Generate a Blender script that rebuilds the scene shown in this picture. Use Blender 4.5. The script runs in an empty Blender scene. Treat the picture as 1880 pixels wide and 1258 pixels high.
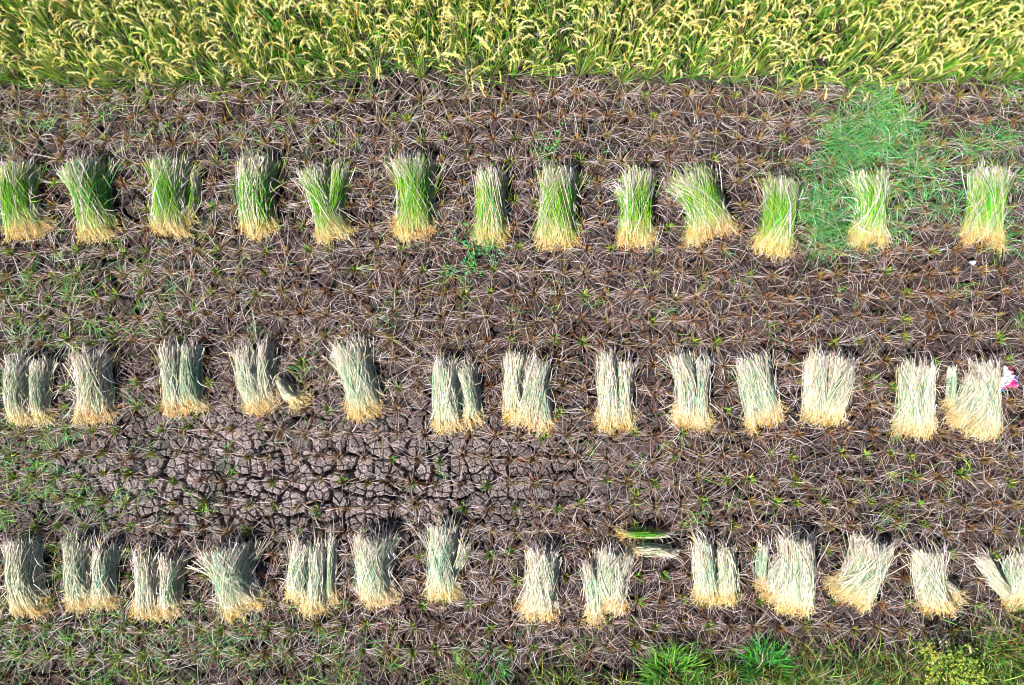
import bpy, math, random
import numpy as np
from math import radians as R
rng = np.random.default_rng(7)
random.seed(7)
S = bpy.context.scene
C = S.collection

# ------------------------------------------------------------------ camera
TILT = R(6.0); H = 7.3; FPX = 1253.0          # focal length in pixels of a 1880 px wide picture
cd = bpy.data.cameras.new('camera'); cam = bpy.data.objects.new('camera', cd); C.objects.link(cam)
cd.sensor_width = 36; cd.lens = 36 * FPX / 1880; cd.clip_end = 400; cd.clip_start = 0.05
cam.location = (0, 0, H); cam.rotation_euler = (TILT, 0, 0)
S.camera = cam
# ------------------------------------------------------------------ light
SUN_EL = R(41); SUN_AZ = math.atan2(-0.62, -0.78)   # x, y of the direction to the sun
w = bpy.data.worlds.new('World'); S.world = w; w.use_nodes = True
nt = w.node_tree; bg = nt.nodes['Background']
sky = nt.nodes.new('ShaderNodeTexSky'); sky.sky_type = 'NISHITA'; sky.sun_disc = False
sky.sun_elevation = SUN_EL; sky.sun_rotation = SUN_AZ; sky.air_density = 1.0; sky.dust_density = 1.0
nt.links.new(sky.outputs[0], bg.inputs[0]); bg.inputs[1].default_value = 0.05
sd = bpy.data.lights.new('sun', 'SUN'); sd.energy = 5.0; sd.angle = R(0.5); sd.color = (1, .965, .92)
sun = bpy.data.objects.new('sun', sd); C.objects.link(sun)
from mathutils import Vector
dirs = Vector((math.sin(SUN_AZ) * math.cos(SUN_EL), math.cos(SUN_AZ) * math.cos(SUN_EL), math.sin(SUN_EL)))
sun.rotation_euler = dirs.to_track_quat('Z', 'Y').to_euler()
sun.location = (-4, -5, 8)
S.view_settings.view_transform = 'Standard'; S.view_settings.look = 'None'
S.view_settings.exposure = 0.9; S.view_settings.gamma = 1; S.view_settings.use_curve_mapping = False
S.render.engine = 'CYCLES'
S.cycles.filter_width = 1.05; S.cycles.max_bounces = 4; S.cycles.transparent_max_bounces = 4

def at(px, py, z=0.0):
    """pixel of the 1880x1258 picture -> world x, y on the plane at height z"""
    dx = (px - 940) / FPX; dy = (629 - py) / FPX
    Y = dy * math.cos(TILT) + math.sin(TILT); Z = dy * math.sin(TILT) - math.cos(TILT)
    t = (H - z) / -Z
    return dx * t, Y * t
def to_px(x, y, z=0.0):
    """world -> picture, arrays"""
    zz = z - H
    yc = y * math.cos(TILT) + zz * math.sin(TILT); zc = -y * math.sin(TILT) + zz * math.cos(TILT)
    return 940 + FPX * x / -zc, 629 - FPX * yc / -zc

# ------------------------------------------------------------------ noise
def vnoise(x, y, cell, seed):
    g = np.random.default_rng(seed).random((256, 256))
    X = x / cell + 90.3; Y = y / cell + 71.7
    i = np.floor(X).astype(int); j = np.floor(Y).astype(int); fx = X - i; fy = Y - j
    fx = fx * fx * (3 - 2 * fx); fy = fy * fy * (3 - 2 * fy); i %= 256; j %= 256; i1 = (i + 1) % 256; j1 = (j + 1) % 256
    return (g[i, j] * (1 - fx) + g[i1, j] * fx) * (1 - fy) + (g[i, j1] * (1 - fx) + g[i1, j1] * fx) * fy
def cracks(x, y, cell, seed):
    """distance to the border between the two nearest cells, and the id of the cell"""
    r = np.random.default_rng(seed); gx = r.random((256, 256)); gy = r.random((256, 256)); gv = r.random((256, 256))
    X = x / cell + 90; Y = y / cell + 90
    i = np.floor(X).astype(int); j = np.floor(Y).astype(int)
    d1 = np.full(x.shape, 9.0); d2 = np.full(x.shape, 9.0)
    ax = np.zeros(x.shape); ay = ax.copy(); bx = ax.copy(); by = ax.copy(); v = ax.copy()
    for a in (-1, 0, 1):
        for b in (-1, 0, 1):
            ii = (i + a) % 256; jj = (j + b) % 256
            px = i + a + .08 + .84 * gx[ii, jj]; py = j + b + .08 + .84 * gy[ii, jj]
            d = (px - X) ** 2 + (py - Y) ** 2
            n1 = d < d1; n2 = (~n1) & (d < d2)
            d2 = np.where(n1, d1, np.where(n2, d, d2)); bx = np.where(n1, ax, np.where(n2, px, bx)); by = np.where(n1, ay, np.where(n2, py, by))
            d1 = np.where(n1, d, d1); ax = np.where(n1, px, ax); ay = np.where(n1, py, ay); v = np.where(n1, gv[ii, jj], v)
    L = np.hypot(ax - bx, ay - by) + 1e-6
    return (d2 - d1) / (2 * L) * cell, v

# ------------------------------------------------------------------ mesh helpers
class MB:
    def __init__(s): s.v = []; s.f4 = []; s.f3 = []; s.c = []; s.n = 0
    def add(s, v, f4, c, f3=None):
        s.v.append(v.reshape(-1, 3)); s.c.append(c.reshape(-1, 3))
        if f4 is not None and len(f4): s.f4.append(f4.reshape(-1, 4) + s.n)
        if f3 is not None and len(f3): s.f3.append(f3.reshape(-1, 3) + s.n)
        s.n += len(s.v[-1])
    def strands(s, P, rad, col, sides=2, ref=None):
        """P n,k,3  rad n,k  col n,k,3: flat blades (sides 2) or stalks (sides 3+)"""
        n, k, _ = P.shape
        if not n: return
        T = np.gradient(P, axis=1); T /= np.linalg.norm(T, axis=2, keepdims=True) + 1e-9
        if ref is None:
            ref = rng.normal(size=(n, 1, 3)) * (.45, .45, .2) + (0, 0, 1)
        ref = np.broadcast_to(ref, P.shape)
        A = np.cross(T, ref); A /= np.linalg.norm(A, axis=2, keepdims=True) + 1e-9
        B = np.cross(A, T)
        ang = np.arange(sides) * 2 * math.pi / sides
        V = P[:, :, None] + rad[:, :, None, None] * (np.cos(ang)[None, None, :, None] * A[:, :, None] + np.sin(ang)[None, None, :, None] * B[:, :, None])
        cc = np.repeat(col[:, :, None], sides, axis=2)
        b = (np.arange(n)[:, None, None] * k + np.arange(k - 1)[None, :, None]) * sides
        q = np.arange(sides if sides > 2 else 1)[None, None, :]; q1 = (q + 1) % sides
        F = np.stack(np.broadcast_arrays(b + q, b + q1, b + sides + q1, b + sides + q), axis=-1)
        s.add(V, F, cc)
    def build(s, name, m, parent=None, smooth=False):
        me = bpy.data.meshes.new(name)
        v = np.concatenate(s.v).astype(np.float32); c = np.concatenate(s.c)
        f4 = np.concatenate(s.f4) if s.f4 else np.zeros((0, 4), int); f3 = np.concatenate(s.f3) if s.f3 else np.zeros((0, 3), int)
        me.vertices.add(len(v)); me.vertices.foreach_set('co', v.ravel())
        nl = f4.size + f3.size
        me.loops.add(nl); me.loops.foreach_set('vertex_index', np.concatenate([f4.ravel(), f3.ravel()]).astype(np.int32))
        me.polygons.add(len(f4) + len(f3))
        me.polygons.foreach_set('loop_start', np.concatenate([np.arange(len(f4)) * 4, f4.size + np.arange(len(f3)) * 3]).astype(np.int32))
        if smooth: me.polygons.foreach_set('use_smooth', np.ones(len(f4) + len(f3), bool))
        me.update(calc_edges=True)
        a = me.color_attributes.new('Col', 'FLOAT_COLOR', 'POINT')
        a.data.foreach_set('color', np.concatenate([np.clip(c, 0, 1), np.ones((len(c), 1))], axis=1).astype(np.float32).ravel())
        me.materials.append(m)
        o = bpy.data.objects.new(name, me); C.objects.link(o)
        if parent is not None: o.parent = parent
        return o
def tag(o, label=None, cat=None, group=None, kind=None):
    if label: o['label'] = label
    if cat: o['category'] = cat
    if group: o['group'] = group
    if kind: o['kind'] = kind
    return o
def empty(name, loc, rz=0):
    o = bpy.data.objects.new(name, None); C.objects.link(o); o.location = loc; o.rotation_euler = (0, 0, rz)
    o.empty_display_size = .1
    return o
def copy_tree(o, parent=None):
    c = o.copy(); C.objects.link(c); c.parent = parent
    for ch in list(o.children): copy_tree(ch, c)
    return c

# ------------------------------------------------------------------ materials
def plant_mat(name, rough=.55, transl=.0, vary=.25, scale=40, gain=1.0, hue=.02):
    m = bpy.data.materials.new(name); m.use_nodes = True; t = m.node_tree; N = t.nodes; L = t.links
    b = N['Principled BSDF']; out = N['Material Output']
    a = N.new('ShaderNodeAttribute'); a.attribute_name = 'Col'
    tc = N.new('ShaderNodeTexCoord'); no = N.new('ShaderNodeTexNoise'); no.inputs['Scale'].default_value = scale; no.inputs['Detail'].default_value = 3
    L.new(tc.outputs['Object'], no.inputs['Vector'])
    oi = N.new('ShaderNodeObjectInfo')
    mr = N.new('ShaderNodeMapRange'); mr.inputs[1].default_value = .25; mr.inputs[2].default_value = .75
    mr.inputs[3].default_value = (1 - vary) * gain; mr.inputs[4].default_value = (1 + vary) * gain
    L.new(no.outputs[0], mr.inputs[0])
    hs = N.new('ShaderNodeHueSaturation')
    m2 = N.new('ShaderNodeMapRange'); m2.inputs[3].default_value = .5 - hue; m2.inputs[4].default_value = .5 + hue
    L.new(oi.outputs['Random'], m2.inputs[0]); L.new(m2.outputs[0], hs.inputs['Hue']); L.new(mr.outputs[0], hs.inputs['Value'])
    L.new(a.outputs['Color'], hs.inputs['Color'])
    L.new(hs.outputs[0], b.inputs['Base Color']); b.inputs['Roughness'].default_value = rough
    b.inputs['Specular IOR Level'].default_value = .35
    if transl:
        tr = N.new('ShaderNodeBsdfTranslucent'); mx = N.new('ShaderNodeMixShader'); mx.inputs[0].default_value = transl
        L.new(hs.outputs[0], tr.inputs['Color']); L.new(b.outputs[0], mx.inputs[1]); L.new(tr.outputs[0], mx.inputs[2]); L.new(mx.outputs[0], out.inputs['Surface'])
    return m
M_straw = plant_mat('dry_straw', .5, .12, .22, 30, hue=.012)
M_leaf = plant_mat('green_leaf', .42, .16, .3, 12)
M_grain = plant_mat('ripe_grain', .6, .15, .3, 90, hue=.01)
M_grass = plant_mat('weed_grass', .5, .18, .3, 5)

def soil_mat():
    m = bpy.data.materials.new('dry_cracked_mud'); m.use_nodes = True; t = m.node_tree; N = t.nodes; L = t.links
    b = N['Principled BSDF']; b.inputs['Roughness'].default_value = .92; b.inputs['Specular IOR Level'].default_value = .2
    tc = N.new('ShaderNodeTexCoord'); a = N.new('ShaderNodeAttribute'); a.attribute_name = 'Col'
    n1 = N.new('ShaderNodeTexNoise'); n1.inputs['Scale'].default_value = 45; n1.inputs['Detail'].default_value = 8; n1.inputs['Roughness'].default_value = .7
    n2 = N.new('ShaderNodeTexNoise'); n2.inputs['Scale'].default_value = 9; n2.inputs['Detail'].default_value = 5
    vo = N.new('ShaderNodeTexVoronoi'); vo.feature = 'DISTANCE_TO_EDGE'; vo.inputs['Scale'].default_value = 34
    wv = N.new('ShaderNodeVectorMath'); wv.operation = 'MULTIPLY_ADD'; wv.inputs[1].default_value = (.02, .02, .02)
    for n in (n1, n2): L.new(tc.outputs['Object'], n.inputs['Vector'])
    L.new(n2.outputs['Color'], wv.inputs[0]); L.new(tc.outputs['Object'], wv.inputs[2]); L.new(wv.outputs[0], vo.inputs['Vector'])
    mr = N.new('ShaderNodeMapRange'); mr.inputs[1].default_value = .25; mr.inputs[2].default_value = .75; mr.inputs[3].default_value = .62; mr.inputs[4].default_value = 1.35
    L.new(n1.outputs[0], mr.inputs[0])
    mul = N.new('ShaderNodeVectorMath'); mul.operation = 'SCALE'; L.new(a.outputs['Color'], mul.inputs[0]); L.new(mr.outputs[0], mul.inputs['Scale'])
    L.new(mul.outputs[0], b.inputs['Base Color'])
    ce = N.new('ShaderNodeMapRange'); ce.inputs[1].default_value = 0; ce.inputs[2].default_value = .07
    L.new(vo.outputs['Distance'], ce.inputs[0])
    ad = N.new('ShaderNodeMath'); ad.operation = 'MULTIPLY_ADD'; ad.inputs[1].default_value = .55; L.new(n1.outputs[0], ad.inputs[0]); L.new(ce.outputs[0], ad.inputs[2])
    bp = N.new('ShaderNodeBump'); bp.inputs['Strength'].default_value = 1; bp.inputs['Distance'].default_value = .012
    L.new(ad.outputs[0], bp.inputs['Height']); L.new(bp.outputs[0], b.inputs['Normal'])
    return m
M_soil = soil_mat()

# ------------------------------------------------------------------ ground: one sheet, fine in the middle
def axis(lo, hi, step, far):
    a = list(np.arange(lo, hi, step)); d = step; x = a[-1]; r = []
    while x < far: d *= 1.22; x += d; r.append(x)
    d = step; x = a[0]; l = []
    while x > -far: d *= 1.22; x -= d; l.append(x)
    return np.array(l[::-1] + a + r)
gx = np.concatenate([axis(-6.1, 6.1, .009, 70)]); gy = axis(-3.2, 5.0, .009, 70)
gx = np.concatenate([gx[gx < -4.5], np.arange(-4.5, .9, .0052), gx[gx > .905]])       # finer where the bare cracked mud shows
gy = np.concatenate([gy[gy < -1.75], np.arange(-1.75, .05, .0052), gy[gy > .055]])
XX, YY = np.meshgrid(gx, gy)
def bank(x, y):
    """the grassy bank along the lower edge of the picture (a low ridge)"""
    edge = -2.62 + .10 * np.sin(x * .9) - .05 * np.clip(-x, 0, 6) * .6
    return .20 * np.clip((edge - y) / .45, 0, 1) ** .8 * np.clip((x + 3.5) / 6.5, .15, 1)
def crack_w(x, y):
    """how open the main cracks are"""
    px, py = to_px(x, y)
    w = .30 + .75 * vnoise(x, y, 1.3, 11)
    w += .50 * np.exp(-(((px - 600) / 420) ** 2 + ((py - 880) / 115) ** 2)) + .5 * np.exp(-(((px - 150) / 330) ** 2 + ((py - 400) / 160) ** 2))
    w += .5 * np.exp(-((py - 165) / 22) ** 2)
    return w
def ground(x, y):
    px, py = to_px(x, y)
    wx = x + .05 * (vnoise(x, y, .12, 1) - .5) + .02 * (vnoise(x, y, .035, 2) - .5)
    wy = y + .05 * (vnoise(x, y, .12, 3) - .5) + .02 * (vnoise(x, y, .035, 4) - .5)
    d1, v1 = cracks(wx, wy, .215, 21)
    d2, v2 = cracks(x + .3 + .016 * (vnoise(x, y, .08, 5) - .5), y + .016 * (vnoise(x, y, .08, 6) - .5), .088, 22)
    cw = crack_w(x, y)
    opn = np.exp(-(((px - 560) / 430) ** 2 + ((py - 878) / 115) ** 2))
    w1 = .0112 * cw * np.clip(vnoise(x, y, .35, 31) * 2.2 - .25, .12 + .45 * opn, 1.6 - .4 * opn)
    w2 = .0031 * np.clip(cw, .3, 1.3) * np.clip(vnoise(x, y, .2, 32) * 2 - .1, 0.1 + .6 * opn, 1.3)
    k1 = np.clip((w1 - d1) / .005 + .5, 0, 1); k2 = np.clip((w2 - d2) / .003 + .5, 0, 1)
    z = .05 * (vnoise(x, y, .6, 41) - .5) + .007 * (v1 - .5) + .0035 * (v2 - .5) + .006 * (vnoise(x, y, .03, 42) - .5) + .005 * (vnoise(x, y, .012, 43) - .5)
    z += .007 * np.clip(d1 / .04, 0, 1) + .003 * np.clip(d2 / .012, 0, 1)
    z -= .13 * k1 + .045 * k2
    return z + bank(x, y), v1, v2, k1
far = np.clip((np.maximum(np.abs(XX), np.abs(YY - .9)) - 6.3) / .5, 0, 1)
Z, v1, v2, k1 = ground(XX, YY)
Z = Z * (1 - far)
px, py = to_px(XX, YY)
base = np.array([.070, .053, .054]); grey = np.array([.40, .325, .315]); brown = np.array([.062, .038, .032]); moss = np.array([.050, .070, .032])
n = vnoise(XX, YY, .5, 51)[..., None]; n2 = vnoise(XX, YY, .16, 52)[..., None]
col = base * (.75 + .5 * n2) * (.85 + .3 * v1[..., None]) * (.88 + .24 * v2[..., None])
col = col * (1 - .5 * n) + brown * .5 * n
open_ = np.clip(1.5 * np.exp(-(((px - 560) / 430) ** 2 + ((py - 878) / 115) ** 2)) * (.55 + .7 * vnoise(XX, YY, .4, 57)), 0, 1)[..., None]
col = col * (1 - .9 * open_) + grey * (.6 + .6 * v2[..., None]) * .78 * open_
mo = (np.clip(vnoise(XX, YY, .33, 53) * 2.4 - 1.35, 0, 1) * np.clip(1.15 - px / 900, .15, .9))[..., None]
col = col * (1 - mo) + moss * mo
g = MB()
ny, nx = XX.shape
idx = (np.arange(ny - 1)[:, None] * nx + np.arange(nx - 1)[None, :])
F = np.stack([idx, idx + 1, idx + nx + 1, idx + nx], axis=-1)
g.add(np.stack([XX, YY, Z], -1), F, col)
soil = g.build('ground', M_soil, smooth=True); tag(soil, kind='structure')
def gz(x, y): return .05 * (vnoise(np.asarray(x, float), np.asarray(y, float), .6, 41) - .5) + bank(np.asarray(x, float), np.asarray(y, float)) + .012

# ------------------------------------------------------------------ colours of dry and green stalks
def pick(cols, w, n):
    cols = np.array(cols, float); w = np.array(w, float)
    c = cols[rng.choice(len(cols), n, p=w / w.sum())]
    return c * rng.uniform(.72, 1.2, (n, 1))
PALE = (.72, .58, .52); LILAC = (.66, .53, .56); WHITE = (.90, .84, .80); TAN = (.46, .32, .17); RUST = (.36, .12, .045); DUN = (.20, .11, .07)
GREEN = (.17, .42, .04); LIME = (.38, .56, .06); TEAL = (.10, .36, .16); SAGE = (.36, .56, .36); GOLD = (.80, .52, .13); CREAM = (.84, .70, .38); OLIVE = (.32, .29, .05)

def blades(mb, x, y, z0, ang, length, rise, droop, width, c0, c1, k=5, wob=.12, sides=2, wprof=None):
    """blades that start at x,y,z0, leave in direction ang, climb by rise and bend back down by droop"""
    n = len(x); s = np.linspace(0, 1, k)[None, :]
    a = ang[:, None] + rng.normal(0, wob, (n, 1)) * s * 3
    run = length[:, None] * s
    P = np.stack([x[:, None] + np.cos(a) * run * np.cos(rise[:, None]),
                  y[:, None] + np.sin(a) * run * np.cos(rise[:, None]),
                  z0[:, None] + run * np.sin(rise[:, None]) - droop[:, None] * s ** 2], -1)
    prof = (1 - s ** 2.2 * .85) if wprof is None else wprof(s)
    col = c0[:, None] * (1 - s[..., None]) + c1[:, None] * s[..., None]
    mb.strands(P, width[:, None] * .5 * prof, col, sides)

# ------------------------------------------------------------------ stubble clumps
def stubble_geo(mbS, mbB, x, y, z, look, sc=1.0, few=False):
    """cut stems in the middle, dry leaves splayed around. look: dry, green, brown"""
    ns = int(rng.integers(20, 30)); r = np.sqrt(rng.random(ns)) * .031 * sc; a = rng.uniform(0, 6.28, ns)
    sx = x + r * np.cos(a); sy = y + r * np.sin(a); ln = rng.uniform(.05, .105, ns) * sc
    if look == 'green': c = pick([(.38, .34, .05), GREEN, LIME, (.44, .30, .10), RUST], [3, 3, 2, 2, 1], ns)
    elif look == 'brown': c = pick([(.44, .27, .11), RUST, DUN, (.55, .38, .12)], [3, 2, 1.5, 1.5], ns)
    else: c = pick([(.46, .32, .14), (.38, .33, .06), RUST, (.55, .38, .12)], [3, 2.4, 1, 1.5], ns)
    blades(mbS, sx, sy, np.full(ns, z - .01), a, ln, rng.uniform(1.05, 1.5, ns), np.zeros(ns), rng.uniform(.006, .010, ns), c * .8, c, 3, .1, 3, lambda s: 1 - .15 * s)
    nb = int(rng.integers(24, 44)); a = rng.uniform(0, 6.28, nb) if rng.random() < .72 else rng.normal(rng.uniform(0, 6.28), 1.2, nb)
    if few: nb = int(nb * .72); a = a[:nb]
    q_ = rng.random(nb) < .38; a = np.where(q_, np.where(rng.random(nb) < .5, 0, math.pi) + rng.normal(0, .28, nb), a)      # swept along the row
    ln = rng.gamma(6, .031, nb) * sc; ln = np.clip(ln, .07, .40)
    cb = pick([PALE, LILAC, WHITE, TAN, RUST, DUN], [3.4, 4.6, 1.6, 2.4, 2.2, 2.8], nb)
    blades(mbB, x + .022 * np.cos(a), y + .022 * np.sin(a), np.full(nb, z + .01), a, ln, rng.uniform(.08, .75, nb), ln * rng.uniform(.05, .5, nb),
           rng.uniform(.0018, .0044, nb), cb * .8, cb, 6, .09)
    if look == 'green':
        ng = int(rng.integers(4, 14)); a = rng.uniform(0, 6.28, ng); ln = rng.uniform(.03, .11, ng)
        cg = pick([GREEN, LIME, TEAL], [3, 2, .6], ng)
        blades(mbB, x + .015 * np.cos(a), y + .015 * np.sin(a), np.full(ng, z + .03), a, ln, rng.uniform(.5, 1.2, ng), ln * .3, rng.uniform(.005, .009, ng), cg, cg, 4, .15)

LOOKS = ['green', 'dry', 'brown']
protos = {}
for lk in LOOKS:
    for v in range(10):
        e = empty('stubble_clump', (0, 0, 0)); a_, b_ = MB(), MB()
        stubble_geo(a_, b_, 0, 0, 0, lk, 1.0, v > 5)
        a_.build('cut_stems', M_straw, e); b_.build('dry_leaves', M_straw, e)
        protos[lk, v] = [e, False]

# ------------------------------------------------------------------ sheaves (the cut rice laid out in rows)
# handful: top x,y  bottom x,y  width at top, waist, bottom (picture px) ; n stalks
SHEAVES = [
 # --- upper row, green
 ('g', [(22,308,38,428,78,66,76,420),(52,385,66,412,20,20,40,70)], 'dark green rice sheaf cut off by the left picture edge, upper row', .75),
 ('g', [(150,305,172,432,84,62,66,430)], 'green and white rice sheaf leaning right, second from left in the upper row', .5),
 ('g', [(308,296,304,425,74,62,66,430),(352,320,335,400,18,14,16,50)], 'green sheaf with white top and a wisp of stalks sticking out at its right', .5),
 ('g', [(469,296,470,428,68,64,60,400)], 'straight green sheaf with even sides and dark shadow along its right, upper row', .45),
 ('g', [(572,312,612,432,60,44,64,300),(622,305,598,415,36,30,40,190)], 'hourglass green sheaf with crossed stalks and notched top, upper row', .55),
 ('g', [(757,297,756,434,78,60,72,440)], 'broad green sheaf with orange grain heads, sixth from left in the upper row', .5),
 ('g', [(902,315,900,440,56,50,56,330)], 'narrow green sheaf above the patch of leafy weeds', .65),
 ('g', [(1029,315,1024,448,64,64,72,430)], 'green sheaf just right of the narrow one, its grain heads widest at the foot', .55),
 ('g', [(1174,318,1172,444,62,56,66,360),(1140,340,1158,385,22,20,18,70)], 'green sheaf with tousled yellow stalks at its left shoulder, upper row', .5),
 ('g', [(1268,322,1312,428,76,70,92,500)], 'widest green sheaf, slanting down to the right in the upper row', .6),
 ('g', [(1442,335,1422,460,62,56,64,380)], 'bright green sheaf leaning left, beside the patch of green weed grass', .75),
 ('g', [(1600,322,1602,446,72,56,76,420)], 'green sheaf with pinkish white stalks standing in the green weed grass', .4),
 ('g', [(1827,313,1812,446,68,64,76,440)], 'rightmost green sheaf of the upper row, pale grain heads swept left', .5),
 # --- middle row, pale
 ('p', [(28,664,28,774,46,44,44,260),(66,668,62,770,44,28,34,190)], 'pale sheaf at the left edge whose stalks fork at the top, middle row', .4),
 ('p', [(160,655,166,770,66,58,70,430)], 'whitest bushy sheaf, second from left in the middle row', .25),
 ('p', [(308,640,318,755,42,40,44,260),(346,642,348,752,34,34,40,210)], 'pale sheaf, left half white and right half dark sage green', .55),
 ('p', [(450,646,474,752,48,44,46,270),(484,636,486,740,26,30,34,170)], 'pale sheaf with a side spray of golden heads lying to its right', .4),
 ('p', [(638,638,668,762,64,56,58,440)], 'neat pale sheaf slanting right at the top of the bare cracked mud, middle row', .35),
 ('p', [(818,670,822,786,44,44,50,320),(850,675,868,775,44,26,28,190)], 'pale sheaf with a short side handful ending in orange heads at right', .4),
 ('p', [(948,656,945,762,36,32,34,200),(992,668,968,778,38,40,60,250),(990,690,1004,788,20,22,30,110)], 'pale sheaf with stalks crossing over each other diagonally, middle row', .4),
 ('p', [(1118,655,1128,784,30,36,60,280),(1150,668,1148,778,40,28,34,200)], 'pale sheaf with spiky split top and a stray wisp lying at its lower right', .4),
 ('p', [(1256,656,1260,778,42,36,38,260),(1293,662,1290,786,34,30,38,220)], 'pale two part sheaf with a nearly closed gap between the foot tufts, middle row', .45),
 ('p', [(1386,662,1412,775,58,58,62,420)], 'compact sage and white sheaf slanting right, middle row', .5),
 ('p', [(1508,655,1508,770,40,42,44,250),(1555,662,1526,772,46,42,50,260)], 'pale wide sheaf with flared top right corner, right of the compact slanting one', .3),
 ('p', [(1682,674,1682,800,42,40,60,280),(1713,676,1714,796,22,22,24,150)], 'pale sheaf split lengthwise by a dark gap, middle row near right edge', .4),
 ('p', [(1818,672,1815,800,44,48,62,340),(1796,690,1764,775,30,26,26,150)], 'straddling pale sheaf with two legs, beside the plastic litter', .3),
 # --- lower row, pale
 ('p', [(34,1002,42,1126,58,54,64,360)], 'pale sheaf cut off by the left edge in the lower row', .35),
 ('p', [(138,1000,142,1115,52,46,50,270),(188,1008,178,1112,44,36,46,230)], 'wide pale sheaf with sage green fan of stalks, second from left in the lower row', .55),
 ('p', [(262,1026,262,1132,42,40,50,260),(308,1030,298,1128,44,34,40,210)], 'pale square sheaf with stalks curled across its foot, lower row', .3),
 ('p', [(412,1014,440,1125,92,66,66,500)], 'broad white sheaf with cut ends fanned to the upper left, lower row', .4),
 ('p', [(556,1004,548,1105,40,42,54,260),(578,1004,572,1128,40,36,36,230)], 'cone shaped pale sheaf with narrow top, between broad white sheaf and thin strip', .4),
 ('p', [(688,992,692,1108,70,58,54,420)], 'pale sheaf tapering to an orange foot above two green stubble shoots, lower row', .4),
 ('p', [(812,975,812,1100,48,46,52,350),(850,1000,824,1058,24,16,14,80)], 'tall pale sheaf in the lower row with a wing of stalks at the upper right', .4),
 ('p', [(998,1020,986,1138,50,50,56,370)], 'small straight cream sheaf with broad empty ground to its left, lower row', .2),
 ('p', [(1132,1020,1120,1118,62,58,52,330),(1082,1040,1094,1142,22,28,24,150)], 'pale sheaf with one low handful hanging down at its left foot', .4),
 ('p', [(1294,998,1306,1106,34,38,44,260),(1336,1012,1336,1104,32,34,36,200)], 'twin handful sheaf, dark sage left and white right, lower row', .5),
 ('p', [(1466,992,1462,1128,62,62,60,420),(1440,1030,1420,1098,24,22,24,80)], 'large pale sheaf with sage centre, next to a thin green handful', .4),
 ('p', [(1608,1002,1562,1106,70,70,78,500)], 'fat pale sheaf slanting down to the left, lower row', .25),
 ('p', [(1712,1018,1732,1124,54,48,54,360),(1740,1070,1766,1096,18,14,18,50)], 'pale sheaf with a stray golden tuft pointing right, lower row', .3),
 ('p', [(1815,1028,1876,1106,26,24,28,170),(1880,1022,1888,1110,44,50,50,260)], 'sheaf at the right edge with a sage handful crossing in front', .4),
]
THIN = [
 ('p', [(607,992,604,1108,16,15,16,90)], 'thin upright strip of sage stalks right of the cone shaped sheaf', .8),
 ('p', [(1408,1005,1405,1076,17,16,16,80)], 'thin green handful standing alone left of the large sage centred sheaf', .8),
 ('p', [(1756,676,1752,745,12,12,13,60)], 'thin green handful between the split sheaf and the straddling sheaf', .9),
 ('g', [(1226,984,1140,982,11,11,8,40)], 'green handful lying crosswise above the lower row', .95),
 ('p', [(1238,1018,1160,1010,16,15,10,60)], 'pale handful lying crosswise below the green crosswise one', .3),
 ('p', [(510,700,545,735,14,16,30,70)], 'loose spray of golden rice heads lying right of a middle row sheaf', .2),
]
SHEAF_BOXES = []
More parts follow.
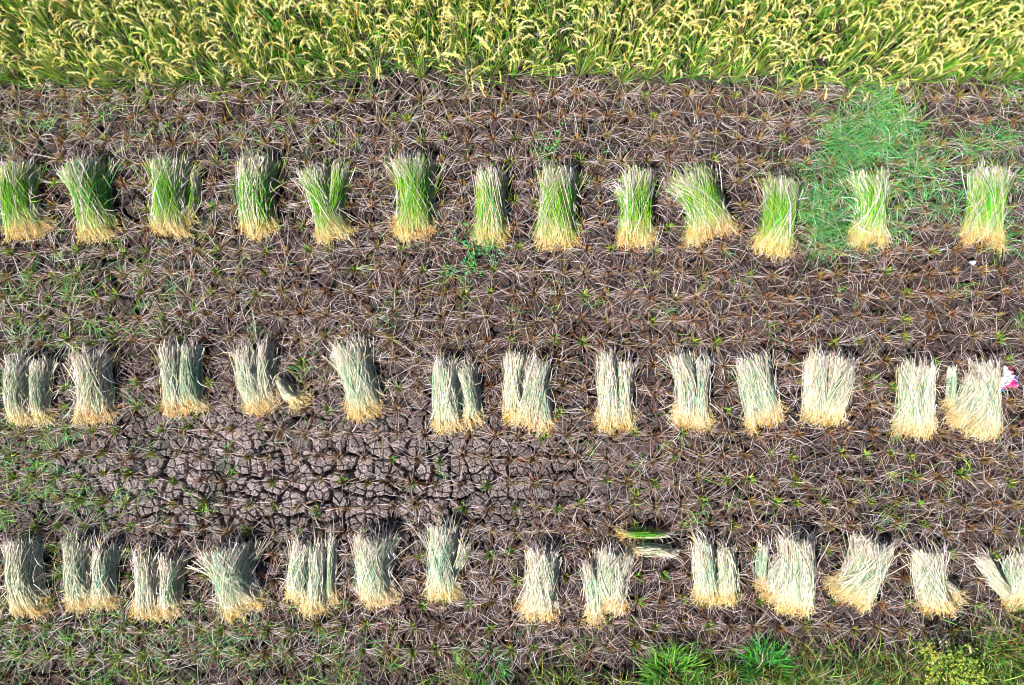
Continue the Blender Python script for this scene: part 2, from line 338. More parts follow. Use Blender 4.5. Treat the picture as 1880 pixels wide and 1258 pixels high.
def handful(kind, spec, root, green):
    x0, y0, x1, y1, wt, ww, wb, n = spec
    zt = .15
    A = np.array(at(x0, y0, zt)); B = np.array(at(x1, y1, zt)); mpp = 1 / 171.
    L = np.linalg.norm(B - A); d = (B - A) / L; q = np.array([-d[1], d[0]])
    n = int(n * 1.9)
    u = rng.uniform(-1, 1, n); lay = rng.random(n) ** .7; k = 7
    s = np.linspace(0, 1, k)[None, :]
    full = min(1.0, max(ww, 14) / 60.)
    def W(t): return np.where(t < .5, wt + (ww - wt) * np.sin(np.clip(t * 2, 0, 1) * math.pi / 2), ww + (wb - ww) * (np.clip(t - .5, 0, 1) * 2) ** 1.6) * mpp * .5
    rag = np.random.default_rng(int(x0 * 3 + y1)).normal(0, 1, (2, 12)); ru = np.linspace(-1, 1, 12)
    s0 = (rng.normal(0.02, .035, n) + .035 * np.interp(u, ru, rag[0]))[:, None] - .05 * (rng.random(n) < .12)[:, None]        # ragged cut ends
    s1 = (rng.normal(.84, .05, n) + .04 * np.interp(u, ru, rag[1]))[:, None]
    t = s0 + (s1 - s0) * s
    pr = np.random.default_rng(int(x0 * 13 + y1 * 5)).random(6); cross = (rng.normal(0, .10 + .13 * pr[0], n) + (rng.random(n) < .05 + .12 * pr[1]) * rng.normal(0, .48, n))[:, None]; bow = rng.normal(0, .022, n)[:, None]; wig = rng.normal(0, .0015, n)[:, None]; wph = rng.uniform(0, 6.28, n)[:, None]; lay = np.where(np.abs(cross[:, 0]) > .5, 1.08, lay)
    lat = (u[:, None] * .92 + cross * (t - .5) * 2) * W(t) + bow * np.sin(t * math.pi) + wig * np.sin(t * 9 + wph)
    mainbow = (pr[2] - .5) * .075 * np.sin(np.clip(t, 0, 1) * math.pi); lat = lat + mainbow
    stray = (rng.random(n) < .05)[:, None] * rng.normal(0, .10, n)[:, None]
    lat = lat + stray * (t - .5) * L
    un = np.clip(np.abs(lat - mainbow) / (W(t) + 1e-6), 0, 1)
    thick = (.05 + (.13 + .07 * pr[3]) * full * np.sin(np.clip(t * .72 + .26, 0, 1) * math.pi) ** .6)
    z = .035 + thick * np.sqrt(np.clip(1 - un ** 2, .04, 1)) * (.15 + .85 * lay[:, None]) + rng.normal(0, .005, (n, k))
    z = z + np.clip(.03 - t, 0, 1) * .12
    xy = A[None, None] + d * (t * L)[..., None] + q * lat[..., None]
    zg = gz(xy[..., 0], xy[..., 1])
    P = np.concatenate([xy, (z + zg)[..., None]], -1)
    # colour: bleached butts, green middle, straw towards the heads
    nz = np.random.default_rng(int(x0 * 7 + y0)).random(9)
    patch = np.interp(u, np.linspace(-1, 1, 9), nz)
    isg = rng.random(n) < np.clip((green + (.18 if kind == 'g' else 0)) * (.35 + 1.3 * patch), .04, .95)
    if kind == 'g':
        mid = np.where(isg[:, None], pick([(.13, .46, .03), (.36, .62, .04), (.06, .36, .12), (.22, .56, .03)], [4, 3.0, 1.4, 3], n), pick([WHITE, PALE, CREAM, LIME, LILAC], [3, 2, 2, 2, 1], n))
        top = np.where((rng.random(n) < .2 + .42 * pr[4])[:, None], mid * .8 + np.array((.6, .7, .35)) * .2, pick([WHITE, PALE, LILAC, CREAM], [3, 2, 1, 2], n))
        low = np.where((rng.random(n) < .4)[:, None], pick([CREAM, GOLD], [2, 1], n), mid * .6 + np.array(CREAM) * .4)
    else:
        mid = np.where(isg[:, None], pick([SAGE, (.19, .40, .22), (.50, .64, .38), (.30, .52, .38)], [4, 2, 3, 2], n), pick([(.93, .88, .74), (.90, .80, .52), PALE, (.92, .85, .64), (.5, .34, .22)], [4, 3, 1.2, 5, .8], n))
        top = np.where((rng.random(n) < .35)[:, None], mid, pick([(.93, .86, .76), PALE, LILAC, (.90, .80, .58), (.55, .4, .30)], [4, 2.5, .8, 3, .8], n))
        low = np.where((rng.random(n) < .4)[:, None], pick([CREAM, (.82, .72, .46)], [1, 1], n), mid * .6 + np.array(CREAM) * .4)
    dk = np.where(rng.random(n) < (.13 if kind == 'g' else .08), .4, 1.0)[:, None]; mid = mid * dk; top = top * np.where(rng.random(n) < .5, dk[:, 0], 1)[:, None]
    tt = t[..., None]
    f0 = np.clip((tt - .06 - .14 * rng.random(n)[:, None, None]) / .16, 0, 1); f1 = np.clip((tt - .64) / .28, 0, 1)
    col = (top[:, None] * (1 - f0) + mid[:, None] * f0) * (1 - f1) + low[:, None] * f1
    mb = MB(); rad = rng.uniform(.0013, .0031, n)[:, None] * (1 - .25 * s)
    h = n // 3
    mb.strands(P[h:], rad[h:], col[h:], 3); mb.strands(P[:h], rad[:h] * 1.5, col[:h], 2)
    # wisps of leaf poking out of the cut end and the flanks
    nb = int(n * .16); uu = rng.uniform(-1, 1, nb); side = np.where(rng.random(nb) < .45, 1, 0)
    tt2 = np.where(side, rng.uniform(.1, .8, nb), rng.uniform(-.02, .08, nb)); sg = np.sign(uu)
    lat2 = np.where(side, sg * .85, uu) * W(tt2)
    bx = A[0] + d[0] * tt2 * L + q[0] * lat2; by = A[1] + d[1] * tt2 * L + q[1] * lat2
    aup = math.atan2(-d[1], -d[0]); adn = math.atan2(d[1], d[0])
    aa = np.where(side, adn + np.where(rng.random(nb) < .5, math.pi, 0) + rng.normal(0, .6, nb), aup + rng.normal(0, .35, nb))
    ln = rng.uniform(.06, .24, nb); cb = pick([WHITE, PALE, LILAC, LIME if kind == 'g' else CREAM], [2, 2, 2, 2], nb)
    blades(mb, bx, by, rng.uniform(.07, .17, nb) * (.5 + .5 * full) + gz(bx, by), aa, ln, rng.uniform(0, .5, nb), ln * .5, rng.uniform(.004, .007, nb), cb, cb, 4)
    st = mb.build('stalks', M_straw, root)
    # grain heads: curved sprays of small grains
    mg = MB(); nh = int(n * .8); u = rng.uniform(-1, 1, nh); k = 6; s = np.linspace(0, 1, k)[None, :]
    t0 = rng.uniform(.66, .88, nh) + .045 * np.interp(u, ru, rag[1]); w0 = W(t0) * u
    fan = u * (wb - ww) * mpp * .5 / (.25 * L) * .8 + rng.normal(0, .22, nh)
    ln = rng.uniform(.08, .17, nh); curl = rng.normal(0, .75, nh)
    a = adn + fan[:, None] * (1 if True else 1) * 1.0 + curl[:, None] * s ** 1.5
    # fan must push outwards along q
    a = adn + np.sign(d[0] * q[1] - d[1] * q[0]) * fan[:, None] + curl[:, None] * s ** 1.5
    step = ln[:, None] / (k - 1)
    xs = A[0] + (d[0] * t0 * L + q[0] * w0)[:, None] + np.concatenate([np.zeros((nh, 1)), np.cumsum(np.cos(a[:, 1:]) * step, 1)], 1)
    ys = A[1] + (d[1] * t0 * L + q[1] * w0)[:, None] + np.concatenate([np.zeros((nh, 1)), np.cumsum(np.sin(a[:, 1:]) * step, 1)], 1)
    lz = rng.random(nh) ** .8
    zs = .03 + (.045 + .10 * full) * lz[:, None] * np.sqrt(np.clip(1 - u ** 2, .1, 1))[:, None] * (1 - .75 * s ** 1.6) + gz(xs, ys)
    P = np.stack([xs, ys, zs], -1)
    c = pick([GOLD, CREAM, (.62, .32, .08), (.85, .68, .30), (.84, .76, .50)], [3 if kind == 'g' else 1.6 + pr[5], 2.5, 1.0 + 1.2 * pr[4], 3, 1 if kind == 'g' else 3 * (1 - pr[5]) + .6], nh)[:, None]
    f = np.clip(s[..., None] * 1.6, 0, 1)
    colh = (np.array((.80, .70, .45) if kind == 'p' else (.62, .62, .22)) * .75 + c * .25) * (1 - f) + c * f
    mg.strands(P, rng.uniform(.0014, .0028, nh)[:, None] * np.array([.6, .9, 1.1, 1.0, .8, .35])[None], np.broadcast_to(colh, P.shape).copy(), 3)
    # grains standing off the rachis
    ng = nh * 6; hi = rng.integers(0, nh, ng); kk = rng.integers(1, k, ng)
    p = P[hi, kk] + rng.normal(0, .004, (ng, 3)); ad = a[hi, kk] + rng.normal(0, .7, ng)
    cg = c[hi, 0] * rng.uniform(.75, 1.2, (ng, 1))
    blades(mg, p[:, 0], p[:, 1], p[:, 2], ad, rng.uniform(.010, .022, ng), rng.uniform(-.3, .5, ng), np.zeros(ng), rng.uniform(.003, .005, ng), cg, cg, 3, .05, 2, lambda s: .5 + 2 * s * (1 - s))
    mg.build('grain_heads', M_grain, st)
    SHEAF_BOXES.append((A, B, max(wt, ww, wb) * mpp * .5))
for lst, nm, cat, grp in ((SHEAVES, 'rice_sheaf', 'rice sheaf', 'cut rice sheaves laid in three rows'), (THIN, 'rice_handful', 'rice handful', 'thin handfuls of cut rice dropped beside the sheaves')):
    for kind, hs, label, green in lst:
        root = empty(nm, (0, 0, 0)); tag(root, label, cat, grp)
        for h_ in hs: handful(kind, h_, root, green)
        c0 = at((hs[0][0] + hs[0][2]) / 2, (hs[0][1] + hs[0][3]) / 2)
        root.location = (c0[0], c0[1], 0)
        for ch in root.children: ch.location = (-c0[0], -c0[1], 0)

def under_sheaf(x, y, m=.0):
    for A, B, w_ in SHEAF_BOXES:
        d = B - A; t = ((x - A[0]) * d[0] + (y - A[1]) * d[1]) / (d @ d)
        if -.02 < t < .98:
            dd = abs((x - A[0]) * -d[1] + (y - A[1]) * d[0]) / math.sqrt(d @ d)
            if dd < w_ * .75 + m: return True
    return False

# ------------------------------------------------------------------ rows of stubble
SP = .25
_, y_first = at(940, 181); _, y_last = at(940, 1196)
NR = int(round((y_first - y_last) / SP)); rows = [y_first - i * (y_first - y_last) / NR for i in range(NR + 1)]
NICKS = [(45, 'left edge'), (160, 'whitest bushy'), (328, 'half sage'), (462, 'golden sprayed'), (650, 'neat slanting'), (838, 'orange tailed'), (972, 'diagonally crossed'),
         (1130, 'spiky split'), (1272, 'two part'), (1400, 'compact sage'), (1530, 'flared'), (1690, 'gap split'), (1810, 'straddling')]
UNICKS = [(35, 'left edge'), (160, 'right leaning'), (305, 'white topped'), (470, 'straight'), (600, 'hourglass'), (757, 'broad'), (901, 'narrow'), (1027, 'wide footed'), (1173, 'tousled'), (1290, 'widest'), (1432, 'left leaning'), (1601, 'pinkish'), (1820, 'rightmost')]
def ranked(items, nicks, word):
    """items: list of (row, cx); one phrase each, told apart by the nearest sheaf and the side of it"""
    out = [None] * len(items); grp_ = {}
    for q_, (row, cx) in enumerate(items):
        nx, nm = min(nicks, key=lambda t_: abs(t_[0] - cx)); grp_.setdefault((row, nm), []).append((cx - nx, q_))
    for (row, nm), l_ in grp_.items():
        c0 = min(l_, key=lambda t_: abs(t_[0])); L_ = sorted([t_ for t_ in l_ if t_[0] < c0[0]], reverse=True); Rr = sorted([t_ for t_ in l_ if t_[0] > c0[0]])
        out[c0[1]] = 'straight %s the %s' % (word, nm)
        for side_, l2 in (('left', L_), ('right', Rr)):
            for k_, t_ in enumerate(l2): out[t_[1]] = '%s %s of the %s' % (word, ('' if k_ == 0 else 'far ' if k_ == 1 else 'farthest ') + side_, nm)
    return out
def rel(cx, nicks, step, word):
    nx, nm = min(nicks, key=lambda q_: abs(q_[0] - cx)); d = (cx - nx) / step
    w_ = 'far left' if d < -1.5 else 'left' if d < -.5 else 'straight' if d < .5 else 'right' if d < 1.5 else 'far right'
    return ('straight %s the %s' % (word, nm)) if w_ == 'straight' else '%s %s of the %s' % (word, w_, nm)
ORD = ['first', 'second', 'third', 'fourth', 'fifth', 'sixth', 'seventh']
LK = {'green': 'green shooted stubble clump', 'dry': 'pale splayed stubble clump', 'brown': 'rusty brown stubble clump'}
clumps = []
for i, ry in enumerate(rows):
    off = rng.uniform(-.04, .04) + .03 * math.sin(i)
    for j in range(-27, 28):
        x = j * SP + off + rng.normal(0, .018); y = ry + rng.normal(0, .018) + .03 * math.sin(x * .8 + i * .3)
        cx, cy = to_px(x, y, .05)
        if under_sheaf(x, y): continue
        if rng.random() < .035: continue
        clumps.append((x, y, cx, cy, i))
mid_rows = sorted({c[4] for c in clumps if 796 < to_px(0, rows[c[4]])[1] < 985})
up_rows = sorted({c[4] for c in clumps if 545 < to_px(0, rows[c[4]])[1] < 640})[::-1]
def greenness(px, py):
    g = .16 + .25 * math.exp(-((px - 100) / 260) ** 2) * (py > 450) + .2 * (py > 860)
    if py < 320: g *= .7
    return g
cand = [c for c in clumps if c[4] in mid_rows and -12 < c[2] < 1892]
rest_n = 300 - len(cand)
up = sorted([c for c in clumps if c[4] in up_rows[:2] and -12 < c[2] < 1892], key=lambda c: (up_rows.index(c[4]), abs(c[2] - 940)))[:max(0, rest_n)]
single = cand + up; sset = {id(c) for c in single}
used = {}
relw = ranked([(c[4], c[2]) for c in single if c[4] in mid_rows], NICKS, 'below') + ranked([(c[4], c[2]) for c in single if c[4] not in mid_rows], NICKS, 'above')
for n_, c in enumerate(single):
    x, y, cx, cy, i = c
    gq = greenness(cx, cy); lk = 'green' if rng.random() < gq * 1.5 else ('brown' if rng.random() < .35 else 'dry')
    bare = math.exp(-(((cx - 560) / 470) ** 2 + ((cy - 878) / 125) ** 2)) > .35
    key = (lk, int(rng.integers(6, 10)) if bare else int(rng.integers(6)))
    p = protos[key]
    if not p[1]: o = p[0]; p[1] = True
    else: o = copy_tree(p[0])
    o.location = (x, y, float(gz(x, y))); o.rotation_euler = (0, 0, math.pi * int(rng.integers(2)) + rng.normal(0, .25)); s_ = rng.uniform(.8, 1.15); o.scale = (s_, s_, s_ * rng.uniform(.85, 1.15))
    if i in mid_rows: lab = '%s, %s row, %s middle sheaf' % (LK[lk], ORD[mid_rows.index(i)], relw[n_])
    else: lab = '%s, %s row, %s middle sheaf' % (LK[lk], ORD[up_rows.index(i)], relw[n_])
    tag(o, lab, 'rice stubble', 'rice stubble clumps around the middle row of sheaves')
for k_, p in list(protos.items()):
    if not p[1]:
        for ch in list(p[0].children): bpy.data.objects.remove(ch)
        bpy.data.objects.remove(p[0])
a_ = MB()
for c in clumps:
    if id(c) in sset: continue
    gq = greenness(c[2], c[3]); lk = 'green' if rng.random() < gq * 1.5 else ('brown' if rng.random() < .35 else 'dry')
    stubble_geo(a_, a_, c[0], c[1], float(gz(c[0], c[1])), lk, rng.uniform(.85, 1.15))
o = a_.build('stubble_field', M_straw)
tag(o, 'remaining rows of cut rice stubble across the rest of the dry field', 'stubble', kind='stuff')

# ------------------------------------------------------------------ loose straw lying on the soil
n = 36000
x = rng.uniform(-6.3, 6.3, n); y = rng.uniform(-3.1, 3.75, n)
px, py = to_px(x, y)
den = .62 + .5 * vnoise(x, y, .5, 61) - 1.15 * np.exp(-(((px - 560) / 470) ** 2 + ((py - 880) / 110) ** 2)) - .3 * np.exp(-(((px - 100) / 260) ** 2 + ((py - 420) / 220) ** 2))
den += .25 * np.exp(-(((px - 1100) / 420) ** 2 + ((py - 600) / 110) ** 2))
k_ = rng.random(n) < den; x, y, px, py = x[k_], y[k_], px[k_], py[k_]; n = len(x)
red = np.exp(-(((px - 1050) / 380) ** 2 + ((py - 600) / 110) ** 2)) * .5 + .25 * (px > 900) * (py > 450)
gr = .05 + .16 * np.exp(-((px - 60) / 330) ** 2) + .05 * (py < 330)
r_ = rng.random(n)
c = np.where((r_ < red * .6)[:, None], pick([RUST, TAN, (.38, .17, .09)], [3, 1, 2], n), pick([PALE, LILAC, WHITE, TAN, DUN, RUST], [3, 4.2, 1.4, 2.4, 4, 1.8], n))
c = np.where((rng.random(n) < gr)[:, None], pick([GREEN, LIME, SAGE], [1.2, 1.2, 1], n), c)
mb = MB(); ln = np.clip(rng.gamma(4, .045, n), .05, .50)
blades(mb, x, y, gz(x, y) + rng.uniform(.004, .07, n), rng.uniform(0, 6.28, n), ln, rng.normal(0, .13, n) + .05, rng.uniform(0, .04, n), rng.uniform(.0016, .0040, n), c, c, 5, .07)
tag(mb.build('loose_straw', M_straw), 'dry straw and fallen leaves strewn over the cracked soil', 'straw', kind='stuff')

# ------------------------------------------------------------------ weed grass
def gather(x, y, per, r_):
    """pull blades together into tussocks"""
    n = len(x); k = max(1, n // per); ci = rng.integers(0, n, k); b = rng.integers(0, k, n)
    return x[ci][b] + rng.normal(0, r_, n), y[ci][b] + rng.normal(0, r_, n)
def grass(name, x, y, ln, cols, wts, label, wd=(.0035, .0065), rise=(.3, 1.3), droop=(.3, .9), cat='grass', kind='stuff', m=None, lean=None):
    mb = MB(); n = len(x); c = pick(cols, wts, n); c = c * rng.uniform(.7, 1.15, (n, 1))
    a = rng.uniform(0, 6.28, n) if lean is None else rng.normal(lean, 1.0, n)
    blades(mb, x, y, gz(x, y), a, ln, rng.uniform(*rise, n), ln * rng.uniform(*droop, n), rng.uniform(*wd, n), c * .85, c, 6, .12)
    o = mb.build(name, m or M_grass); tag(o, label, cat, kind=kind); return o
def blob(cx, cy, rx, ry, n):
    p = rng.normal(0, .5, (n, 2)); qx = cx + p[:, 0] * rx; qy = cy + p[:, 1] * ry
    q_ = [at(a_1, b_1) for a_1, b_1 in zip(qx, qy)]; return np.array([t_[0] for t_ in q_]), np.array([t_[1] for t_ in q_])
def many(*bl):
    q_ = [blob(*b) for b in bl]; return np.concatenate([t_[0] for t_ in q_]), np.concatenate([t_[1] for t_ in q_])
TGR = (.08, .38, .10); MINT = (.26, .52, .24)
x, y = many((1590, 256, 92, 52, 1700), (1545, 330, 90, 80, 850), (1515, 410, 55, 50, 480), (1610, 195, 36, 50, 220), (1800, 260, 130, 110, 620), (1680, 370, 110, 80, 420), (1850, 430, 60, 60, 240), (1600, 430, 90, 40, 200))
x, y = gather(x, y, 26, .028)
grass('weed_grass', x, y, rng.uniform(.16, .55, len(x)), [(.06, .46, .12), (.18, .62, .24), (.18, .60, .08), (.35, .55, .12), PALE, (.03, .20, .06)], [4, 3, 3, 1.4, 1, 2],
      'patch of fine green weed grass sprawling around the upper right sheaves', rise=(.1, 1.0), wd=(.003, .006))
# thin green grass in the left half and the top strip
x, y = many((60, 230, 300, 90, 480), (430, 230, 500, 90, 400), (100, 560, 260, 130, 900), (60, 860, 170, 150, 900), (1250, 560, 900, 100, 260), (1400, 900, 700, 100, 260), (200, 1180, 420, 70, 900), (700, 1200, 500, 50, 260), (300, 900, 160, 120, 130), (480, 660, 80, 40, 60), (130, 1000, 200, 60, 160))
x, y = gather(x, y, 9, .03)
grass('sparse_grass', x, y, rng.uniform(.08, .28, len(x)), [(.12, .40, .04), LIME, TGR, OLIVE, SAGE], [3, 3, 2, 1.5, 1.5], 'sparse green grass blades growing between stubble on the left and along the foot', rise=(.1, .9))
# the bank along the lower edge
x, y = many((1300, 1262, 420, 40, 1500), (1700, 1254, 300, 46, 4200), (1850, 1215, 90, 70, 1500), (950, 1264, 420, 34, 700), (400, 1266, 560, 40, 800))
x = np.concatenate([x, rng.uniform(-1, 6.6, 2600)]); y = np.concatenate([y, rng.uniform(-3.7, -2.92, 2600)])
x, y = gather(x, y, 34, .03)
grass('bank_grass', x, y, rng.uniform(.16, .42, len(x)) * np.clip(1.05 + .12 * x, .6, 1.6), [(.12, .40, .03), LIME, (.04, .18, .03), OLIVE, TAN, (.34, .50, .10), PALE, RUST, DUN], [2.5, 2.5, 3, 2, 1.6, 1.8, 1.2, 1, 2],
      'tangled green and brown grass on the bank along the lower edge', rise=(.35, 1.4), wd=(.004, .009))
# grass clumps that stand out
def clump(px_, py_, r, n, ln, cols, wts, label, cat='grass clump', name='grass_clump', wd=(.005, .009), rise=(.5, 1.35)):
    cx, cy = at(px_, py_); z = float(gz(cx, cy))
    root = empty(name, (cx, cy, z)); tag(root, label, cat)
    rr = np.sqrt(rng.random(n)) * r; a = rng.uniform(0, 6.28, n); L_ = rng.uniform(ln * .5, ln, n); c = pick(cols, wts, n)
    mb = MB(); blades(mb, rr * np.cos(a), rr * np.sin(a), np.zeros(n) - .01, a + rng.normal(0, .5, n), L_, rng.uniform(*rise, n), L_ * rng.uniform(.15, .6, n), rng.uniform(*wd, n), c * .8, c, 6, .1)
    mb.build('leaves', M_leaf, root); return root
BR = (.10, .46, .03)
clump(1232, 1236, .20, 420, .42, [BR, (.22, .52, .05), TGR], [4, 2, 1], 'bright green grass clump at the lower edge, left of the darker round one')
clump(1402, 1226, .17, 420, .40, [(.07, .40, .04), BR, TGR], [4, 2, 2], 'rounded deep green grass clump at the lower edge')
clump(905, 1214, .12, 90, .24, [TGR, TEAL, GREEN], [3, 2, 1], 'small teal green grass clump at the lower edge centre')
clump(1470, 1206, .10, 120, .5, [TAN, OLIVE, (.35, .4, .15)], [3, 2, 2], 'tall thin brownish seed grass between green clump and dark shade', rise=(.9, 1.45), wd=(.003, .005))
clump(1842, 1250, .30, 520, .36, [BR, LIME, (.3, .58, .08)], [4, 3, 2], 'bright green grass clump in the lower right corner')
clump(1600, 706, .06, 26, .14, [GREEN, BR, LIME], [3, 2, 1], 'small green grass tuft right of the flared middle row sheaf', wd=(.008, .012), rise=(.1, .7))
clump(1228, 828, .07, 30, .12, [GREEN, BR], [3, 2], 'small green tuft below the two part sheaf', wd=(.006, .01), rise=(.2, .9))
clump(545, 178, .05, 18, .2, [LIME, MINT], [2, 2], 'small pale green sprout by the edge of the standing rice, left of centre', wd=(.006, .01), rise=(.1, .7))

# leafy weeds
def weed(px_, py_, r, n, label, cols, wts, hgt=.1, size=(.018, .04), name='leafy_weed', flowers=0):
    cx, cy = at(px_, py_); z = float(gz(cx, cy)); root = empty(name, (cx, cy, z)); tag(root, label, 'weed')
    ms = MB(); ns = max(8, n // 14); a = rng.uniform(0, 6.28, ns); L_ = np.sqrt(rng.random(ns)) * r + .05
    rise = np.arctan2(hgt, L_); cs = pick([OLIVE, GREEN], [1, 1], ns)
    blades(ms, np.zeros(ns), np.zeros(ns), np.zeros(ns), a, np.hypot(L_, hgt), rise, np.full(ns, .01), np.full(ns, .006), cs, cs, 5, .1, 3)
    ms.build('stems', M_leaf, root)
    ml = MB(); h = rng.integers(0, ns, n); f = rng.uniform(.35, 1.05, n)
    lx = np.cos(a[h]) * L_[h] * f + rng.normal(0, .03, n); ly = np.sin(a[h]) * L_[h] * f + rng.normal(0, .03, n); lz = hgt * f + rng.normal(0, .012, n)
    cl = pick(cols, wts, n); s_ = rng.uniform(*size, n)
    blades(ml, lx, ly, np.clip(lz, .012, 9), rng.uniform(0, 6.28, n), s_, rng.uniform(-.2, .6, n), s_ * .15, s_ * .55, cl, cl, 5, .05, 2, lambda s: .25 + 3 * s * (1 - s) * (1.2 - s))
    ml.build('leaves', M_leaf, root)
    if flowers:
        mf = MB(); th = rng.uniform(0, 6.28, flowers); rr = np.sqrt(rng.random(flowers)) * r; fx = rr * np.cos(th); fy = rr * np.sin(th) * .75; fz = hgt * (1.05 - .3 * (rr / r) ** 2) + rng.normal(0, .015, flowers)
        for _ in range(6):
            cf = pick([(.58, .60, .06), (.42, .52, .05), (.66, .66, .16)], [3, 2, 1], flowers)
            blades(mf, fx + rng.normal(0, .006, flowers), fy + rng.normal(0, .006, flowers), fz, rng.uniform(0, 6.28, flowers), rng.uniform(.008, .018, flowers), rng.uniform(0, 1, flowers), np.zeros(flowers), rng.uniform(.006, .010, flowers), cf, cf, 3, .05, 2, lambda s: .5 + 2 * s * (1 - s))
        mf.build('flowers', M_leaf, root)
    return root
WG = [(.06, .36, .06), (.12, .46, .08), (.08, .32, .13)]
weed(868, 448, .32, 230, 'creeping leafy green weed below the narrow green sheaf', WG, [3, 2, 2])
weed(1012, 284, .22, 110, 'small creeping leafy weed above the upper row, right of centre', WG, [3, 2, 2], .07)
weed(835, 510, .12, 60, 'tiny leafy weed below the creeping leafy patch', WG, [1, 1, 2], .05)
weed(1722, 1226, .30, 260, 'bushy weed with yellow green flower heads on the lower right bank', [(.25, .36, .05), (.16, .32, .05)], [1, 1], .34, (.03, .06), 'flowering_weed', 260)
weed(1672, 1178, .09, 70, 'tall slim dry flowering weed in the shade above the yellow bush', [(.4, .38, .12), (.3, .3, .08)], [1, 1], .38, (.02, .04), 'flowering_weed', 30)

# ------------------------------------------------------------------ standing rice
def rice_proto(v):
    e = empty('rice_plant', (0, 0, 0)); ml = MB()
    n = 46; r = np.sqrt(rng.random(n)) * .035; a = rng.uniform(0, 6.28, n); L_ = rng.uniform(.28, .74, n)
    c = pick([(.08, .42, .02), (.12, .60, .02), (.36, .72, .03), (.58, .74, .08), TAN, PALE], [4, 4, 4, 1.6, .8, .8], n)
    ri = np.clip(rng.normal(1.18, .27, n), .35, 1.53)
    # leaf: dry brown sheath at the foot, darkened further to paint in shaded gaps
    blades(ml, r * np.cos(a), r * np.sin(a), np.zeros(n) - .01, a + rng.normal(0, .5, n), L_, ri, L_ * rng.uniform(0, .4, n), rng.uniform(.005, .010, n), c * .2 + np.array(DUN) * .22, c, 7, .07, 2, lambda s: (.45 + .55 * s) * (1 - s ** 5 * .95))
    nd = 16; a = rng.uniform(0, 6.28, nd); L_ = rng.uniform(.12, .34, nd); c = pick([PALE, TAN, DUN, LILAC], [2, 2, 1, 2], nd)
    blades(ml, .03 * np.cos(a), .03 * np.sin(a), np.zeros(nd), a, L_, rng.uniform(.2, 1.1, nd), L_ * .5, rng.uniform(.004, .008, nd), c, c, 5, .15)
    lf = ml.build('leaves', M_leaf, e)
    npn = int(rng.integers(10, 14)); ms = MB()
    for p in range(npn):
        mp = MB()
        a0 = rng.uniform(0, 6.28); rr = rng.uniform(0, .03); hgt = rng.uniform(.40, .66); out = rng.uniform(.04, .20)
        base_ = np.array([rr * math.cos(a0), rr * math.sin(a0), 0.0]); tip = base_ * 1.0 + np.array([math.cos(a0) * out, math.sin(a0) * out, hgt])
        s = np.linspace(0, 1, 5)[:, None]
        P = base_ * (1 - s) + tip * s; P[:, :2] += (s - s ** 2) * -.02
        cs = np.array([[.28, .40, .06]]) * (1 - s) + np.array([[.55, .50, .14]]) * s
        ms.strands(P[None], np.full((1, 5), .0028), cs[None], 3)
        # drooping head
        k = 9; ln = rng.uniform(.10, .19); ah = a0 + rng.normal(0, .5); th = np.linspace(1.15, -1.25 + rng.uniform(-.2, .5), k); st = ln / (k - 1)
        q_ = [tip]
        for t_ in th[1:]: q_.append(q_[-1] + st * np.array([math.cos(ah) * math.cos(t_), math.sin(ah) * math.cos(t_), math.sin(t_)]))
        Q = np.array(q_); cc = pick([(.92, .78, .26), (.88, .82, .36), (.66, .70, .14), (.82, .56, .14)], [4, 3, 2, 1.5], 1)
        mp.strands(Q[None], (.0013 + .0017 * np.sin(np.linspace(.15, 1, k) * math.pi))[None], np.repeat(cc[None], k, 1), 4)
        ng = 54; f = rng.uniform(.08, 1, ng) * (k - 1); i0 = np.clip(f.astype(int), 0, k - 2); fr = (f - i0)[:, None]
        G = Q[i0] * (1 - fr) + Q[i0 + 1] * fr + rng.normal(0, .0055, (ng, 3)); G[:, 2] -= .004
        cg = cc * rng.uniform(.75, 1.25, (ng, 1))
        blades(mp, G[:, 0], G[:, 1], G[:, 2], ah + rng.normal(0, .7, ng), rng.uniform(.010, .018, ng), th[i0] + rng.normal(0, .5, ng), np.zeros(ng), rng.uniform(.003, .005, ng), cg, cg, 3, .05, 2, lambda s: .5 + 2 * s * (1 - s))
        mp.build('grain_head', M_grain, e)
    ms.build('tillers', M_leaf, e)
    return e
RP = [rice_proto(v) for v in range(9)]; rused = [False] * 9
_, yr0 = at(940, 141)
RN = ['front', 'second', 'third', 'fourth', 'fifth', 'sixth']
def side(cx):
    return ('far left', 'left', 'left of centre', 'right of centre', 'right', 'far right')[int(np.clip(cx / 313.4, 0, 5))]
stuff_pts = []; rices = []
for i in range(9):
    for j in range(-28, 29):
        x = j * SP + .06 * math.sin(i * 2.1) + rng.normal(0, .022); y = yr0 + i * SP + rng.normal(0, .04)
        y -= .10 * math.exp(-((x + 5.0) / 1.6) ** 2) if True else 0
        y -= .09 * float(np.clip((x - 1.6) / 3, 0, 1))
        cx, cy = to_px(x, y, .35)
        vis = -45 < cx < 1925 and cy > -22
        lean = (rng.normal(0, .07) - (.07 if i == 0 else .03 if i == 1 else 0), rng.normal(0, .09) + .05)
        if vis and i < 6:
            q_ = int(rng.integers(9))
            if rused[q_]: o = copy_tree(RP[q_])
            else: o = RP[q_]; rused[q_] = True
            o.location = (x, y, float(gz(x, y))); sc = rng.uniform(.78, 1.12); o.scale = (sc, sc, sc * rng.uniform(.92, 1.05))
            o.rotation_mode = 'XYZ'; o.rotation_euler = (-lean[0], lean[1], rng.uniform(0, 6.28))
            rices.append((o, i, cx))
        else: stuff_pts.append((x, y, int(rng.integers(9)), rng.uniform(0, 6.28)))
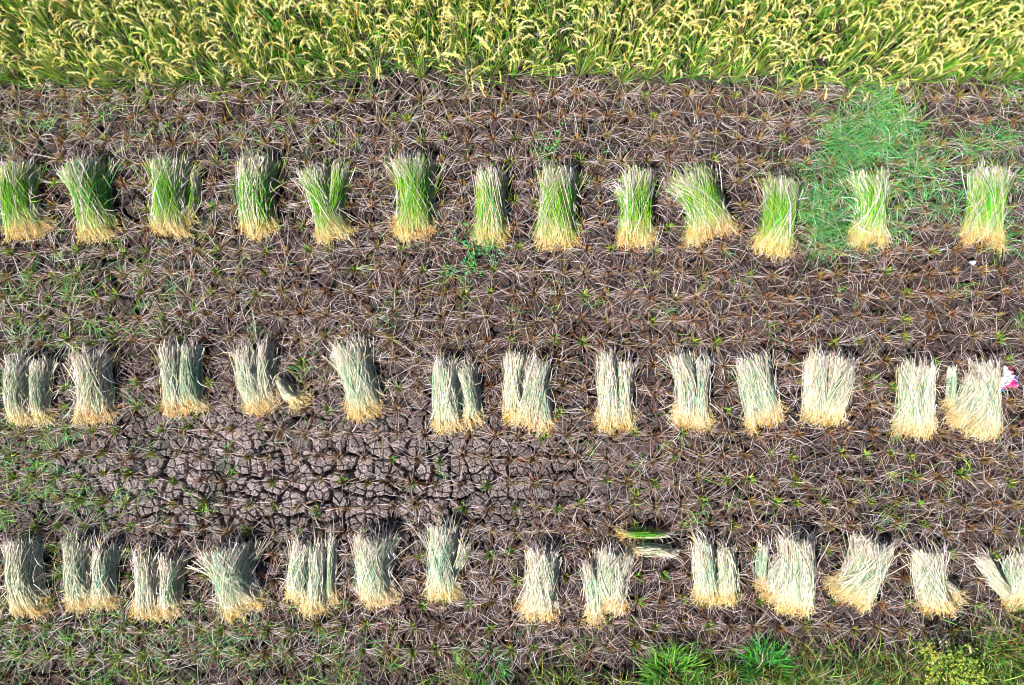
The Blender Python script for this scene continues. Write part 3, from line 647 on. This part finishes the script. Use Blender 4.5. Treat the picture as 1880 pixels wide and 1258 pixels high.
for (o, i, cx), ph in zip(rices, ranked([(t_[1], t_[2]) for t_ in rices], UNICKS, 'above')):
    tag(o, 'ripe rice plant, %s row of uncut crop, %s sheaf' % (RN[i], ph), 'rice plant', 'standing rice plants of the uncut crop')
for q_ in range(9):
    if not rused[q_]: print('unused proto', q_)
# the uncut crop beyond the picture's edge, one object
def mesh_arrays(o):
    me = o.data; v = np.empty(len(me.vertices) * 3, np.float32); me.vertices.foreach_get('co', v)
    f = np.empty(len(me.loops), np.int32); me.loops.foreach_get('vertex_index', f)
    c = np.empty(len(me.vertices) * 4, np.float32); me.color_attributes['Col'].data.foreach_get('color', c)
    return v.reshape(-1, 3), f.reshape(-1, 4), c.reshape(-1, 4)[:, :3]
arrs = []
for e in RP[:5]:
    L_ = [mesh_arrays(ch) for ch in e.children]; arrs.append(L_)
mb = MB()
for x, y, q_, a0 in stuff_pts:
    if abs(x) > 7.2: continue
    ca, sa = math.cos(a0), math.sin(a0); z = float(gz(x, y))
    for v, f, c in arrs[q_ % 5]:
        V = np.stack([v[:, 0] * ca - v[:, 1] * sa + x, v[:, 0] * sa + v[:, 1] * ca + y, v[:, 2] + z], -1); mb.add(V, f, c)
tag(mb.build('rice_crop', M_leaf), 'uncut ripe rice crop continuing beyond the visible plants', 'rice crop', kind='stuff')

# ------------------------------------------------------------------ litter
def litter(px_, py_, rx, ry, hh, label, palette, name='plastic_bag', seed=3, rot=0):
    cx, cy = at(px_, py_, .08); z = float(gz(cx, cy)); r = np.random.default_rng(seed)
    n = 44; u = np.linspace(-1, 1, n); U, V = np.meshgrid(u, u)
    rr = np.maximum(np.abs(U), np.abs(V)); ang = np.arctan2(V, U)
    sx = U * np.sqrt(1 - V ** 2 / 2); sy = V * np.sqrt(1 - U ** 2 / 2)
    edge = 1 + .22 * np.sin(3 * ang + seed) + .13 * np.sin(7 * ang + 2 * seed) + .07 * np.sin(13 * ang)
    X = sx * rx * edge; Y = sy * ry * edge
    d, v = cracks(X * 1.0 + seed, Y, rx * .55, seed + 5); ridge = np.clip(d / (rx * .2), 0, 1)
    zz = hh * (1 - rr ** 3) * (.35 + .65 * ridge) * (.6 + .8 * v) + .012 * vnoise(X, Y, rx * .2, seed + 9)
    Zb = np.minimum(zz - .004, 0.004) * 0 + .002
    ca, sa = math.cos(rot), math.sin(rot)
    P = np.stack([X * ca - Y * sa, X * sa + Y * ca, zz + .05 * (1 - rr * .3)], -1)
    c = palette(sx, sy, v, r)
    g_ = MB(); ix = np.arange(n - 1)[:, None] * n + np.arange(n - 1)[None]
    g_.add(P, np.stack([ix, ix + 1, ix + n + 1, ix + n], -1), c)
    P2 = P.copy(); P2[..., 2] = .03 + .01 * (1 - rr); g_.add(P2, np.stack([ix, ix + n, ix + n + 1, ix + 1], -1), c)
    m = plant_mat(name + '_film', .3, .05, .04, 60, hue=0)
    o = g_.build(name, m, None, True); o.location = (cx, cy, z); tag(o, label, 'litter'); return o
def pal_main(u, v, cell, r):
    c = np.empty(u.shape + (3,)); c[:] = (.86, .84, .92)
    def put(mask, col_): c[mask] = col_
    nz = vnoise(u * 5, v * 5, .9, 77)
    put((v > .55) & (u > -.1), (.70, .02, .06))
    put((np.sin(u * 17 + v * 9) > .72) & (u > .1), (.05, .14, .62))
    put((u > .35) & (v > -.5) & (nz > .48), (.12, .16, .66))
    put((nz > .70) & (u > -.2), (.80, .25, .40))
    put((v < -.28 + .25 * np.sin(u * 3)) & (u < .55) & (u + v > -1.25) , (.85, .02, .16))
    put((v < -.62), (.90, .05, .28))
    put((np.hypot(u + .45, v - .25) < .42), (.92, .90, .97))
    put((v < 0) & (u > .3) & (np.abs(v + u * .5 - .02) < .09), (.10, .30, .75))
    return c
def pal_blue(u, v, cell, r):
    c = np.empty(u.shape + (3,)); c[:] = (.02, .16, .70); c[np.hypot(u - .1, v - .1) < .45] = (.03, .32, .85); return c
def pal_white(u, v, cell, r):
    c = np.empty(u.shape + (3,)); c[:] = (.80, .82, .88); return c
litter(1858, 694, .088, .115, .05, 'crumpled white, crimson and blue plastic bag beside the straddling sheaf', pal_main, seed=3)
litter(1842, 716, .034, .030, .03, 'small blue plastic scrap between the crumpled bag and the straddling sheaf', pal_blue, 'plastic_scrap', 8)
litter(1789, 481, .030, .022, .02, 'small white plastic scrap on the soil below the rightmost green sheaf', pal_white, 'plastic_scrap', 12)
print('objects', len(bpy.data.objects), 'clumps', len(clumps), 'single', len(single))
